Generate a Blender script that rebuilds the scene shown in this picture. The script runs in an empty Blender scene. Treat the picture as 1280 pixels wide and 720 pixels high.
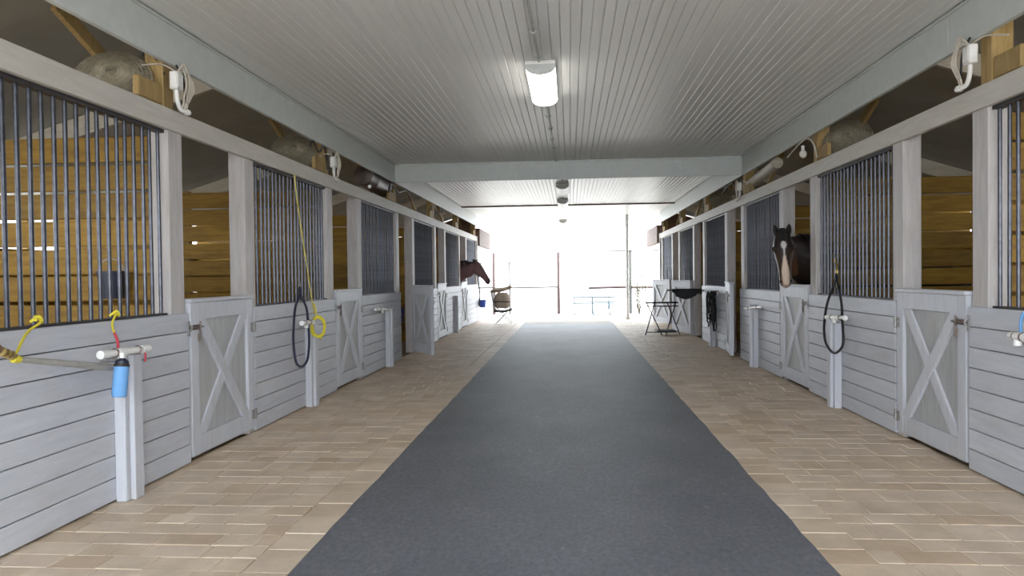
import bpy, bmesh, math, random
from mathutils import Vector, Matrix, Euler, noise
random.seed(7)
SC = bpy.context.scene
COL = SC.collection
R = math.radians

# ------------------------------------------------------------------ camera
F_PX, CAM_H, VPX, VPY, ROLL = 920.0, 1.4, 712.0, 344.0, R(0.7)
def camera_matrix():
    y = Vector((VPX-640, 360-VPY, -F_PX)).normalized()
    hd = Vector((math.cos(ROLL), math.sin(ROLL), 0))
    z = hd.cross(y).normalized()
    if z.y < 0: z = -z
    x = y.cross(z)
    m = Matrix((x, y, z))                       # rows = world axes in camera space -> cam to world
    return Matrix.Translation((0, 0, CAM_H)) @ m.to_4x4()
cd = bpy.data.cameras.new('camera'); cam = bpy.data.objects.new('camera', cd); COL.objects.link(cam)
cam.matrix_world = camera_matrix()
cd.sensor_width = 36.0; cd.lens = F_PX/1280*36.0; cd.clip_end = 400; cd.clip_start = 0.02
SC.camera = cam

# ------------------------------------------------------------------ world, sun, exposure
w = bpy.data.worlds.new('sky'); SC.world = w; w.use_nodes = True
wn = w.node_tree.nodes; bg = wn['Background']
bg.inputs[0].default_value = (0.86, 0.93, 1.0, 1); bg.inputs[1].default_value = 6.5
sd = bpy.data.lights.new('sun', 'SUN'); sd.energy = 4; sd.angle = R(2); sd.color = (1, .95, .86)
so = bpy.data.objects.new('sun', sd); COL.objects.link(so); so.rotation_euler = (R(28), R(14), 0); so.location = (0, 40, 20)
SC.view_settings.view_transform = 'Standard'; SC.view_settings.look = 'None'
SC.view_settings.exposure = 0.62; SC.view_settings.gamma = 1.0; SC.view_settings.use_curve_mapping = False
SC.cycles.max_bounces = 10; SC.cycles.diffuse_bounces = 7; SC.cycles.glossy_bounces = 3; SC.cycles.sample_clamp_indirect = 6
SC.cycles.use_denoising = True

# ------------------------------------------------------------------ materials
def new_mat(name):
    m = bpy.data.materials.new(name); m.use_nodes = True
    return m, m.node_tree.nodes, m.node_tree.links, m.node_tree.nodes['Principled BSDF']
def rgba(c): return (c[0], c[1], c[2], 1)
def plain(name, c, rough=.6, metal=0, var=.12, scale=14, bump=0.0, spec=.5):
    m, n, l, b = new_mat(name)
    tc = n.new('ShaderNodeTexCoord'); nz = n.new('ShaderNodeTexNoise'); nz.inputs['Scale'].default_value = scale; nz.inputs['Detail'].default_value = 5
    l.new(tc.outputs['Object'], nz.inputs['Vector'])
    r = n.new('ShaderNodeValToRGB'); r.color_ramp.elements[0].position = .3; r.color_ramp.elements[1].position = .7
    r.color_ramp.elements[0].color = rgba([x*(1-var) for x in c]); r.color_ramp.elements[1].color = rgba([min(1, x*(1+var)) for x in c])
    l.new(nz.outputs['Fac'], r.inputs['Fac']); l.new(r.outputs['Color'], b.inputs['Base Color'])
    b.inputs['Roughness'].default_value = rough; b.inputs['Metallic'].default_value = metal
    b.inputs['Specular IOR Level'].default_value = spec
    if bump:
        bp = n.new('ShaderNodeBump'); bp.inputs['Strength'].default_value = bump; bp.inputs['Distance'].default_value = .01
        l.new(nz.outputs['Fac'], bp.inputs['Height']); l.new(bp.outputs['Normal'], b.inputs['Normal'])
    return m
def wood(name, c0, c1, stretch=(8, 1, 8), rough=.6, worn=None, worn_amt=.5, rnd=.1, bump=.25, spec=.4):
    """grain stretched along one axis, object-random tint, optional worn patches showing another colour"""
    m, n, l, b = new_mat(name)
    tc = n.new('ShaderNodeTexCoord'); oi = n.new('ShaderNodeObjectInfo')
    off = n.new('ShaderNodeVectorMath'); off.operation = 'SCALE'; off.inputs[0].default_value = (37, 61, 23); l.new(oi.outputs['Random'], off.inputs['Scale'])
    ad = n.new('ShaderNodeVectorMath'); ad.operation = 'ADD'; l.new(tc.outputs['Object'], ad.inputs[0]); l.new(off.outputs[0], ad.inputs[1])
    mp = n.new('ShaderNodeMapping'); mp.inputs['Scale'].default_value = stretch; l.new(ad.outputs[0], mp.inputs['Vector'])
    nz = n.new('ShaderNodeTexNoise'); nz.inputs['Scale'].default_value = 3.2; nz.inputs['Detail'].default_value = 8; nz.inputs['Roughness'].default_value = .62; nz.inputs['Distortion'].default_value = .4
    l.new(mp.outputs[0], nz.inputs['Vector'])
    r = n.new('ShaderNodeValToRGB'); r.color_ramp.elements[0].position = .34; r.color_ramp.elements[1].position = .68
    r.color_ramp.elements[0].color = rgba(c0); r.color_ramp.elements[1].color = rgba(c1); l.new(nz.outputs['Fac'], r.inputs['Fac'])
    out = r.outputs['Color']
    if worn:
        n2 = n.new('ShaderNodeTexNoise'); n2.inputs['Scale'].default_value = 1.7; n2.inputs['Detail'].default_value = 9; n2.inputs['Roughness'].default_value = .7
        mp2 = n.new('ShaderNodeMapping'); mp2.inputs['Scale'].default_value = [1+(s-1)*.25 for s in stretch]; l.new(ad.outputs[0], mp2.inputs['Vector']); l.new(mp2.outputs[0], n2.inputs['Vector'])
        r2 = n.new('ShaderNodeValToRGB'); r2.color_ramp.elements[0].position = .52; r2.color_ramp.elements[1].position = .78
        r2.color_ramp.elements[0].color = (0, 0, 0, 1); r2.color_ramp.elements[1].color = (worn_amt,)*3+(1,)
        l.new(n2.outputs['Fac'], r2.inputs['Fac'])
        mx = n.new('ShaderNodeMix'); mx.data_type = 'RGBA'; l.new(r2.outputs['Color'], mx.inputs['Factor']); l.new(out, mx.inputs['A']); mx.inputs['B'].default_value = rgba(worn)
        out = mx.outputs['Result']
    if rnd:
        mr = n.new('ShaderNodeMapRange'); mr.inputs['To Min'].default_value = 1-rnd; mr.inputs['To Max'].default_value = 1+rnd; l.new(oi.outputs['Random'], mr.inputs['Value'])
        hs = n.new('ShaderNodeHueSaturation'); l.new(mr.outputs[0], hs.inputs['Value']); l.new(out, hs.inputs['Color']); out = hs.outputs['Color']
    l.new(out, b.inputs['Base Color']); b.inputs['Roughness'].default_value = rough; b.inputs['Specular IOR Level'].default_value = spec
    if bump:
        bp = n.new('ShaderNodeBump'); bp.inputs['Strength'].default_value = bump; bp.inputs['Distance'].default_value = .004
        l.new(nz.outputs['Fac'], bp.inputs['Height']); l.new(bp.outputs['Normal'], b.inputs['Normal'])
    return m

M = {}
M['board'] = wood('whitewashed_board', (.485, .50, .555), (.56, .575, .62), (9, 1, 9), .5, (.42, .38, .33), .45, .05, .15)
M['door'] = wood('whitewashed_door', (.505, .52, .57), (.575, .59, .635), (9, 9, 1.2), .5, (.45, .40, .33), .4, .05)
M['doorpanel'] = wood('weathered_door_panel', (.38, .39, .40), (.49, .495, .50), (7, 7, 1), .55, (.44, .39, .31), .5, .05)
M['post'] = wood('whitewashed_post', (.44, .415, .405), (.56, .53, .52), (9, 9, 1), .6, (.42, .34, .25), .55, .06)
M['rail'] = wood('whitewashed_rail', (.48, .455, .41), (.56, .535, .49), (9, .9, 9), .6, (.44, .38, .31), .5, .05)
M['ceil'] = wood('painted_ceiling_board', (.73, .73, .705), (.755, .755, .73), (5, .3, 5), .36, None, 0, .025, .04, .28)
M['beam'] = wood('painted_beam', (.52, .55, .53), (.57, .60, .58), (3, 3, 3), .45, None, 0, .03, .08)
M['plank'] = wood('golden_stall_plank', (.23, .122, .012), (.37, .215, .028), (1, 9, 9), .6, (.13, .06, .02), .6, .25)
M['timber'] = wood('raw_pine_timber', (.27, .175, .06), (.40, .28, .12), (9, 9, 1.2), .7, (.18, .11, .05), .5, .1)
M['rafter'] = wood('cream_rafter', (.50, .45, .36), (.60, .55, .46), (1, 9, 9), .6, (.3, .22, .14), .4, .06)
M['browntimber'] = wood('dark_brown_timber', (.10, .055, .035), (.17, .10, .07), (9, 1, 9), .7, None, 0, .1)
M['roof'] = plain('galvanised_roof_sheet', (.40, .40, .37), .42, .35, .10, 2.5)
M['bar'] = plain('galvanised_bar', (.064, .066, .078), .32, .8, .25, 20)
M['steel'] = plain('dark_steel_channel', (.05, .045, .05), .5, .3)
M['hinge'] = plain('weathered_zinc', (.36, .35, .35), .45, .7, .3, 60)
M['rust'] = plain('rusty_latch', (.22, .17, .15), .6, .5, .4, 60)
M['pvc'] = plain('white_pvc', (.82, .82, .80), .35, 0, .05)
M['graypole'] = plain('grey_pole', (.36, .35, .32), .5, 0, .12)
M['yellow'] = plain('yellow_rope', (.72, .62, .05), .8, 0, .2, 120, .4)
M['paleyellow'] = plain('pale_yellow_cord', (.62, .52, .16), .8, 0, .2, 120)
M['red'] = plain('red_string', (.55, .06, .08), .8)
M['navy'] = plain('navy_webbing', (.025, .028, .06), .75, 0, .3, 200, .3)
M['black'] = plain('black_webbing', (.014, .014, .018), .7, 0, .3, 200, .3)
M['brass'] = plain('brass', (.55, .42, .16), .35, .9, .2)
M['blue'] = plain('blue_foam_sleeve', (.16, .38, .72), .7, 0, .06, 40, .1)
M['bluebucket'] = plain('blue_plastic', (.03, .08, .42), .4, 0, .1)
M['darkbucket'] = plain('dark_blue_plastic', (.012, .016, .04), .45, 0, .1)
M['fan'] = plain('dusty_beige_metal', (.27, .235, .165), .65, .1, .25, 25)
M['fanblade'] = plain('dusty_fan_blade', (.30, .26, .20), .6, .1, .2, 25)
M['white'] = plain('white_plastic', (.72, .71, .68), .45, 0, .06)
M['cable'] = plain('beige_cable', (.58, .53, .45), .6, 0, .1)
M['darkcable'] = plain('dark_cable', (.03, .025, .025), .6)
M['brown'] = plain('brown_leather', (.14, .08, .05), .6, 0, .3, 60)
M['conduit'] = plain('painted_conduit', (.46, .47, .45), .4, .2)
M['drum'] = plain('dark_brown_drum', (.10, .07, .06), .5, .1, .2)
M['tan'] = plain('tan_canvas', (.50, .40, .32), .9, 0, .15, 30, .3)
M['sling'] = plain('dark_grey_mesh_fabric', (.07, .07, .08), .8)
M['paleblue'] = plain('pale_blue_metal', (.09, .14, .17), .6, 0, .15)
M['redpost'] = plain('red_brown_fence_post', (.125, .085, .085), .8, 0, .15)
M['greypost'] = plain('grey_pipe', (.13, .13, .13), .7)
M['end'] = wood('white_end_board', (.62, .63, .66), (.72, .73, .75), (9, 9, 1), .5, None, 0, .03)
M['dirt'] = plain('stall_bedding', (.26, .19, .12), .95, 0, .35, 9, .6)
M['eye'] = plain('eye', (.01, .008, .006), .1, 0, .05)
M['mane'] = plain('black_mane', (.012, .009, .010), .7, 0, .4, 50, .5)
def leaf_mat():
    m, n, l, b = new_mat('olive_leaf'); b.inputs['Base Color'].default_value = (.16, .19, .10, 1); b.inputs['Roughness'].default_value = .7
    return m
M['leaf'] = leaf_mat()
def emit(name, c, s):
    m, n, l, b = new_mat(name); b.inputs['Base Color'].default_value = (.8, .8, .78, 1); b.inputs['Emission Color'].default_value = rgba(c); b.inputs['Emission Strength'].default_value = s
    return m
M['lamp'] = emit('lit_acrylic_diffuser', (1, .97, .9), 7.0)
M['lamp_off'] = plain('acrylic_diffuser', (.55, .55, .53), .4)
def paver_mat():
    m, n, l, b = new_mat('sandstone_paver')
    oi = n.new('ShaderNodeObjectInfo'); ge = n.new('ShaderNodeNewGeometry'); tc = n.new('ShaderNodeTexCoord')
    a = n.new('ShaderNodeMath'); a.operation = 'ADD'; l.new(oi.outputs['Random'], a.inputs[0]); l.new(ge.outputs['Random Per Island'], a.inputs[1])
    fr = n.new('ShaderNodeMath'); fr.operation = 'FRACT'; l.new(a.outputs[0], fr.inputs[0])
    r = n.new('ShaderNodeValToRGB'); e = r.color_ramp.elements
    e[0].position = 0; e[0].color = (.58, .44, .31, 1); e[1].position = 1; e[1].color = (.76, .63, .49, 1)
    for p, c in ((.2, (.64, .51, .375, 1)), (.45, (.67, .545, .415, 1)), (.7, (.70, .575, .45, 1)), (.88, (.63, .505, .39, 1))):
        x = e.new(p); x.color = c
    l.new(fr.outputs[0], r.inputs['Fac'])
    nz = n.new('ShaderNodeTexNoise'); nz.inputs['Scale'].default_value = 3.0; nz.inputs['Detail'].default_value = 7; nz.inputs['Roughness'].default_value = .65
    l.new(ge.outputs['Position'], nz.inputs['Vector'])
    r2 = n.new('ShaderNodeValToRGB'); r2.color_ramp.elements[0].position = .32; r2.color_ramp.elements[0].color = (.80, .78, .75, 1); r2.color_ramp.elements[1].position = .66; r2.color_ramp.elements[1].color = (1.06, 1.06, 1.06, 1)
    l.new(nz.outputs['Fac'], r2.inputs['Fac'])
    mx = n.new('ShaderNodeMix'); mx.data_type = 'RGBA'; mx.blend_type = 'MULTIPLY'; mx.inputs['Factor'].default_value = 1
    l.new(r.outputs['Color'], mx.inputs['A']); l.new(r2.outputs['Color'], mx.inputs['B'])
    hs = n.new('ShaderNodeHueSaturation'); hs.inputs['Saturation'].default_value = .95; l.new(mx.outputs['Result'], hs.inputs['Color'])
    l.new(hs.outputs['Color'], b.inputs['Base Color']); b.inputs['Roughness'].default_value = .62
    n3 = n.new('ShaderNodeTexNoise'); n3.inputs['Scale'].default_value = 70; l.new(ge.outputs['Position'], n3.inputs['Vector'])
    bp = n.new('ShaderNodeBump'); bp.inputs['Strength'].default_value = .2; bp.inputs['Distance'].default_value = .004; l.new(n3.outputs['Fac'], bp.inputs['Height']); l.new(bp.outputs['Normal'], b.inputs['Normal'])
    return m
M['paver'] = paver_mat()
def matting():
    m, n, l, b = new_mat('rubber_matting')
    ge = n.new('ShaderNodeNewGeometry')
    mp = n.new('ShaderNodeMapping'); mp.inputs['Scale'].default_value = (1, .6, 1); l.new(ge.outputs['Position'], mp.inputs['Vector'])
    def nz(s, d, rr=.6):
        x = n.new('ShaderNodeTexNoise'); x.inputs['Scale'].default_value = s; x.inputs['Detail'].default_value = d; x.inputs['Roughness'].default_value = rr; l.new(mp.outputs[0], x.inputs['Vector']); return x
    def ramp(src, p0, c0, p1, c1):
        r = n.new('ShaderNodeValToRGB'); e = r.color_ramp.elements; e[0].position = p0; e[0].color = rgba(c0); e[1].position = p1; e[1].color = rgba(c1); l.new(src, r.inputs['Fac']); return r.outputs['Color']
    base = ramp(nz(1.1, 8, .65).outputs['Fac'], .3, (.108, .115, .135), .72, (.165, .172, .195))
    fine = ramp(nz(38, 7, .75).outputs['Fac'], .35, (.76, .76, .76), .68, (1.25, 1.25, 1.25))
    mx = n.new('ShaderNodeMix'); mx.data_type = 'RGBA'; mx.blend_type = 'MULTIPLY'; mx.inputs['Factor'].default_value = 1; l.new(base, mx.inputs['A']); l.new(fine, mx.inputs['B'])
    sp = ramp(nz(7, 5, .6).outputs['Fac'], .655, (0, 0, 0), .76, (.55, .55, .55))
    m2 = n.new('ShaderNodeMix'); m2.data_type = 'RGBA'; l.new(sp, m2.inputs['Factor']); l.new(mx.outputs['Result'], m2.inputs['A']); m2.inputs['B'].default_value = (.32, .32, .33, 1)
    l.new(m2.outputs['Result'], b.inputs['Base Color']); b.inputs['Roughness'].default_value = .62; b.inputs['Specular IOR Level'].default_value = .35
    bp = n.new('ShaderNodeBump'); bp.inputs['Strength'].default_value = .35; bp.inputs['Distance'].default_value = .004; l.new(nz(160, 3).outputs['Fac'], bp.inputs['Height']); l.new(bp.outputs['Normal'], b.inputs['Normal'])
    return m
M['mat'] = matting()
M['ground'] = plain('pale_sandy_ground', (.46, .43, .39), .9, 0, .1, 2)
M['sand'] = plain('paver_bed_sand', (.40, .32, .24), .95, 0, .2, 30)
def coat():
    m, n, l, b = new_mat('horse_coat'); a = n.new('ShaderNodeVertexColor'); a.layer_name = 'coat'
    l.new(a.outputs['Color'], b.inputs['Base Color']); b.inputs['Roughness'].default_value = .5; b.inputs['Specular IOR Level'].default_value = .35
    return m
M['coat'] = coat()

# ------------------------------------------------------------------ mesh helpers
WL = {}                                           # world location of every parent, by name
class G:
    def __init__(s): s.v = []; s.f = []
    def add(s, vs, fs):
        o = len(s.v); s.v += [Vector(p) for p in vs]; s.f += [[i+o for i in f] for f in fs]; return s
    def box(s, x0, x1, y0, y1, z0, z1, m=None):
        x0, x1 = sorted((x0, x1)); y0, y1 = sorted((y0, y1)); z0, z1 = sorted((z0, z1))
        vs = [Vector(p) for p in ((x0,y0,z0),(x1,y0,z0),(x1,y1,z0),(x0,y1,z0),(x0,y0,z1),(x1,y0,z1),(x1,y1,z1),(x0,y1,z1))]
        if m: vs = [m @ v for v in vs]
        return s.add(vs, [[0,3,2,1],[4,5,6,7],[0,1,5,4],[1,2,6,5],[2,3,7,6],[3,0,4,7]])
    def cbox(s, x0, x1, y0, y1, z0, z1, c=.006, m=None):
        """box with chamfered edges on all sides"""
        bm = bmesh.new(); t = G().box(x0, x1, y0, y1, z0, z1)
        vs = [bm.verts.new(v) for v in t.v]
        for f in t.f: bm.faces.new([vs[i] for i in f])
        bmesh.ops.bevel(bm, geom=bm.edges[:], offset=c, segments=1, affect='EDGES')
        bm.verts.index_update()
        s.add([(m @ v.co if m else v.co.copy()) for v in bm.verts], [[v.index for v in f.verts] for f in bm.faces]); bm.free(); return s
    def bar(s, p0, p1, wd, th, up=(0,0,1), c=.004):
        """rectangular bar from p0 to p1, wd across, th along up"""
        p0 = Vector(p0); p1 = Vector(p1); d = p1-p0; L = d.length; d.normalize(); u = Vector(up); sd_ = d.cross(u).normalized(); u = sd_.cross(d)
        m = Matrix((sd_, d, u)).transposed().to_4x4(); m.translation = p0
        return s.cbox(-wd/2, wd/2, 0, L, -th/2, th/2, c, m)
    def ring(s, c, u, v, ru, rv, n, e=2.0):
        out = []
        for i in range(n):
            a = 2*math.pi*i/n; ca, sa = math.cos(a), math.sin(a)
            out.append(c + u*(ru*math.copysign(abs(ca)**(2/e), ca)) + v*(rv*math.copysign(abs(sa)**(2/e), sa)))
        return out
    def loft(s, rings, caps=True):
        o = len(s.v); n = len(rings[0])
        for r in rings: s.v += r
        for k in range(len(rings)-1):
            for i in range(n):
                a = o+k*n+i; b = o+k*n+(i+1) % n; s.f.append([a, b, b+n, a+n])
        if caps:
            s.f.append([o+i for i in range(n)][::-1]); s.f.append([o+(len(rings)-1)*n+i for i in range(n)])
        return s
    def cyl(s, p0, p1, r0, r1=None, n=10):
        p0 = Vector(p0); p1 = Vector(p1); d = (p1-p0).normalized(); u = d.orthogonal().normalized(); v = d.cross(u)
        return s.loft([s.ring(p0, u, v, r0, r0, n), s.ring(p1, u, v, r1 if r1 is not None else r0, r1 if r1 is not None else r0, n)])
    def tube(s, pts, r, n=6, sub=4, closed=False, flat=1.0):
        P = [Vector(p) for p in pts]
        if sub > 1 and len(P) > 2: P = catmull(P, sub, closed)
        rings = []; u = None
        for i, p in enumerate(P):
            a = P[i-1] if (i > 0 or closed) else p; b = P[(i+1) % len(P)] if (i < len(P)-1 or closed) else p
            d = (b-a)
            if d.length < 1e-6: d = Vector((0, 0, 1))
            d.normalize()
            u = d.orthogonal().normalized() if u is None else (u-d*u.dot(d)).normalized()
            rr = r(i/(len(P)-1)) if callable(r) else r
            rings.append(s.ring(p, u, d.cross(u), rr, rr*flat, n))
        if closed: rings.append([v.copy() for v in rings[0]])
        return s.loft(rings, not closed)
    def lathe(s, prof, m=None, n=20, caps=True):
        m = m or Matrix(); rings = []
        for r, z in prof: rings.append([m @ Vector((max(r, 1e-4)*math.cos(2*math.pi*i/n), max(r, 1e-4)*math.sin(2*math.pi*i/n), z)) for i in range(n)])
        return s.loft(rings, caps)
    def ball(s, c, r, n=10, sc=(1,1,1)):
        m = Matrix.Translation(c) @ Matrix.Diagonal((sc[0], sc[1], sc[2], 1))
        k = n//2; return s.lathe([(r*math.sin(math.pi*i/k), -r*math.cos(math.pi*i/k)) for i in range(k+1)], m, n)
    def mesh(s, name, mat, smooth=False, origin=None):
        me = bpy.data.meshes.new(name); o = Vector(origin or (0,0,0))
        me.from_pydata([v-o for v in s.v], [], s.f)
        if mat: me.materials.append(M[mat] if isinstance(mat, str) else mat)
        bm = bmesh.new(); bm.from_mesh(me); bmesh.ops.recalc_face_normals(bm, faces=bm.faces[:]); bm.to_mesh(me); bm.free()
        if smooth:
            me.polygons.foreach_set('use_smooth', [True]*len(me.polygons))
            try: me.set_sharp_from_angle(angle=R(40))
            except Exception: pass
        me.update(); return me
    def build(s, name, mat, parent=None, smooth=False, base=None):
        lo = [min(v[i] for v in s.v) for i in range(3)]; hi = [max(v[i] for v in s.v) for i in range(3)]
        c = Vector(base) if base else Vector(((lo[0]+hi[0])/2, (lo[1]+hi[1])/2, lo[2] if parent is None else (lo[2]+hi[2])/2))
        me = s.mesh(name, mat, smooth, c)
        return link(name, me, c, parent)
def link(name, data, wloc, parent=None, rot=None):
    o = bpy.data.objects.new(name, data); COL.objects.link(o); wloc = Vector(wloc)
    if parent is not None: o.parent = parent; o.location = wloc-WL[parent.name]
    else: o.location = wloc
    if rot is not None: o.rotation_euler = rot
    WL[o.name] = wloc; return o
def catmull(P, sub, closed=False):
    out = []; n = len(P)
    for i in range(n if closed else n-1):
        p0 = P[i-1] if (i > 0 or closed) else P[0]; p1 = P[i]; p2 = P[(i+1) % n]; p3 = P[(i+2) % n] if (i+2 < n or closed) else P[-1]
        for k in range(sub):
            t = k/sub; out.append(.5*((2*p1)+(p2-p0)*t+(2*p0-5*p1+4*p2-p3)*t*t+(3*p1-p0-3*p2+p3)*t**3))
    if not closed: out.append(P[-1])
    return out
def tag(o, label, cat=None, group=None, kind=None):
    if label: o['label'] = label
    if cat: o['category'] = cat
    if group: o['group'] = group
    if kind: o['kind'] = kind
    return o
def thing(name, loc, label, cat, group=None, local=False, rz=0):
    o = link(name, None, loc); o.rotation_euler = (0, 0, rz); o.empty_display_size = .1
    if local: WL[o.name] = Vector((0, 0, 0))
    return tag(o, label, cat, group)
def struct(o, label=None): return tag(o, label, None, None, 'structure')

# ------------------------------------------------------------------ plan of the barn
XL, XR = -2.875, 2.77                       # the two stall fronts
CEIL, BEAM_Z, RAIL0, RAIL1, LOW = 3.27, 2.97, 2.49, 2.645, 1.15
NEAR, END, PORCH = -2.2, 22.9, 26.2
DEPTH = 3.55
SIDES = {'left': dict(X=XL, s=1, Y0=5.15, P=3.52), 'right': dict(X=XR, s=-1, Y0=5.16, P=3.46)}   # s: direction to the aisle
MAT0, MAT1, MATEND = -1.345, 1.228, 21.2

# ---- ground and floors
g = G(); g.box(-60, 60, -40, 90, -.35, -.045); struct(g.build('ground', 'ground'), 'pale sandy yard around the barn')
g = G(); g.box(XL-DEPTH, XR+DEPTH, NEAR, END+.2, -.30, -.040); struct(g.build('floor', 'sand'))
def stall_floor(side):
    d = SIDES[side]; g = G(); g.box(d['X']-d['s']*.16, d['X']-d['s']*(DEPTH-.05), NEAR+.1, END, -.04, .0)
    struct(g.build('floor_stalls_'+side, 'dirt'))
stall_floor('left'); stall_floor('right')
g = G(); NX, NY = 16, 120; vs = []; fs = []
rr = random.Random(3)
for j in range(NY+1):
    y = NEAR+(MATEND-NEAR)*j/NY
    for i in range(NX+1):
        x = MAT0+(MAT1-MAT0)*i/NX
        if i in (0, NX): x += rr.uniform(-.006, .006)
        vs.append((x, y, .004+.004*noise.noise((x*1.5, y*1.5, 0))))
for j in range(NY):
    for i in range(NX): a = j*(NX+1)+i; fs.append([a, a+1, a+NX+2, a+NX+1])
nb = len(vs); vs += [(v[0], v[1], -.039) for v in vs]
edge = [i for i in range(NX+1)]+[j*(NX+1)+NX for j in range(1, NY+1)]+[NY*(NX+1)+i for i in range(NX-1, -1, -1)]+[j*(NX+1) for j in range(NY-1, 0, -1)]
for k in range(len(edge)):
    a, b = edge[k], edge[(k+1) % len(edge)]; fs.append([b, a, a+nb, b+nb])
g.add(vs, fs); o = g.build('aisle_mat', 'mat', smooth=True)
tag(o, 'long dark grey rubber mat running down the middle of the aisle', 'mat')

g = G(); g.cbox(MAT0, MAT1, MATEND+.01, END+.4, -.04, .0, .004); struct(g.build('floor_apron', 'ground'))
# ---- sandstone pavers on both sides of the mat: the nearest 300 of each side singly, the rest as one part
def pave(side):
    d = SIDES[side]; rnd = random.Random(11 if side == 'left' else 23)
    inner = MAT0 if side == 'left' else MAT1; outer = d['X']+(-.05 if side == 'left' else .05); s = 1 if side == 'left' else -1
    root = struct(link('floor_'+side, None, ((inner+outer)/2, 10, -.04)), 'tan sandstone paver walkway on the %s of the mat' % side)
    rects = []
    bw = .235                                             # border course beside the mat
    y = NEAR
    while y < END+.3:
        L = rnd.choice((.20, .235, .235, .30)); rects.append((inner-s*bw, inner, y, y+L)); y += L
    x0, x1 = sorted((outer, inner-s*bw)); y = NEAR
    while y < END+.3:
        dpt = rnd.choice((.165, .165, .245)); x = x0-rnd.uniform(0, .2); st = x0
        while x < x1-.01:
            wd = rnd.choice((.165, .245, .245, .33)); a, b = st, min(x+wd, x1)
            if x1-b < .07: b = x1
            if b-a > .06:
                rects.append((a, b, y, y+dpt)); st = b
            x = b if b == x1 else x+wd
        y += dpt
    gap = .0016
    seen = sorted([r for r in rects if r[3] > 2.9], key=lambda r: r[2])
    cache = {}
    def slab(wd, ln):
        k = (round(wd, 2), round(ln, 2))
        if k not in cache:
            g = G(); hw, hl = wd/2-gap, ln/2-gap; t = .004
            g.add([(-hw,-hl,-.04),(hw,-hl,-.04),(hw,hl,-.04),(-hw,hl,-.04),(-hw,-hl,-t),(hw,-hl,-t),(hw,hl,-t),(-hw,hl,-t),(-hw+t,-hl+t,0),(hw-t,-hl+t,0),(hw-t,hl-t,0),(-hw+t,hl-t,0)],
                  [[0,1,5,4],[1,2,6,5],[2,3,7,6],[3,0,4,7],[4,5,9,8],[5,6,10,9],[6,7,11,10],[7,4,8,11],[8,9,10,11]])
            cache[k] = g.mesh('paver', 'paver')
        return cache[k]
    for (a, b, c, e) in seen[:300]:
        o = link('paver', slab(b-a, e-c), ((a+b)/2, (c+e)/2, rnd.uniform(-.002, .002)), root)
        o.rotation_euler = (rnd.uniform(-.004, .004), rnd.uniform(-.004, .004), 0)
    rest = seen[300:]+[r for r in rects if r[3] <= 2.9]
    g = G()
    for (a, b, c, e) in rest:
        hz = rnd.uniform(-.0015, .0015); t = .005; a += gap; b -= gap; c += gap; e -= gap
        g.add([(a,c,-.04),(b,c,-.04),(b,e,-.04),(a,e,-.04),(a+t,c+t,hz),(b-t,c+t,hz),(b-t,e-t,hz),(a+t,e-t,hz)], [[0,1,5,4],[1,2,6,5],[2,3,7,6],[3,0,4,7],[4,5,6,7]])
    o = g.build('paver_field', 'paver', root); o['kind'] = 'stuff'
pave('left'); pave('right')

# ---- ceiling: backing slab and tongue-and-groove boards, bay by bay
BEAM_Y = 12.05
g = G(); g.box(XL-.02, XR+.02, NEAR-.2, PORCH, CEIL+.014, CEIL+.10)
ceil = struct(g.build('ceiling', 'ceil'), 'grey-green painted tongue-and-groove ceiling')
PITCH = .08; nb_ = int(round((XR-XL-.06)/PITCH)); pw = (XR-XL-.06)/nb_
for (ya, yb) in ((NEAR, BEAM_Y-.02), (BEAM_Y+.06, 19.55), (19.62, PORCH-.05)):
    L = yb-ya; h = pw/2-.0006; t = .0055 if ya < 5 else .009
    g = G(); g.add([(-h,-L/2,.014),(h,-L/2,.014),(h,L/2,.014),(-h,L/2,.014),(-h,-L/2,t),(h,-L/2,t),(h,L/2,t),(-h,L/2,t),(-h+t,-L/2,0),(h-t,-L/2,0),(h-t,L/2,0),(-h+t,L/2,0)],
          [[4,5,1,0],[6,7,3,2],[5,6,2,1],[7,4,0,3],[8,9,5,4],[10,11,7,6],[9,10,6,5],[11,8,4,7],[8,11,10,9]])
    me = g.mesh('ceiling_board', 'ceil')
    for i in range(nb_): link('ceiling_board', me, (XL+.03+pw*(i+.5), (ya+yb)/2, CEIL+random.uniform(-.0012, .0012)), ceil)
# side beams, cross beam, joints
n_tr = 0
def trim(g, mat, label=None):
    global n_tr; n_tr += 1
    return struct(g.build('trim_%d' % n_tr, mat), label)
for side, x0, x1 in (('left', XL-.035, XL+.005), ('right', XR-.005, XR+.035)):
    joint = 12.0 if side == 'left' else 5.62
    g = G(); g.cbox(x0, x1, NEAR, joint-.002, BEAM_Z, CEIL+.2, .004); g.cbox(x0, x1, joint+.002, END, BEAM_Z, CEIL+.2, .004)
    trim(g, 'beam', 'pale grey-green fascia board along the %s edge of the ceiling' % side)
    sx = 1 if side == 'left' else -1; xi = x1 if side == 'left' else x0
    g = G(); g.cbox(xi, xi+sx*.018, NEAR, BEAM_Y-.02, CEIL-.022, CEIL-.002, .004); trim(g, 'beam')
g = G(); g.cbox(XL+.006, XR-.006, BEAM_Y, BEAM_Y+.045, BEAM_Z, CEIL, .004); g.cbox(XL+.006, XR-.006, BEAM_Y-.014, BEAM_Y-.001, CEIL-.03, CEIL, .003)
trim(g, 'beam', 'pale cross beam spanning the aisle under the ceiling')
g = G(); g.cbox(XL+.006, XR-.006, 19.57, 19.60, CEIL-.03, CEIL+.01, .004); trim(g, 'browntimber')
for s_, a, b in ((1, XL-.02, XL+.02), (-1, XR-.02, XR+.02)):
    g = G(); g.cbox(a-.05, b+.05, END+.11, PORCH, 2.36, 2.92, .008); trim(g, 'browntimber', 'dark brown beam end carrying the porch roof')

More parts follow.
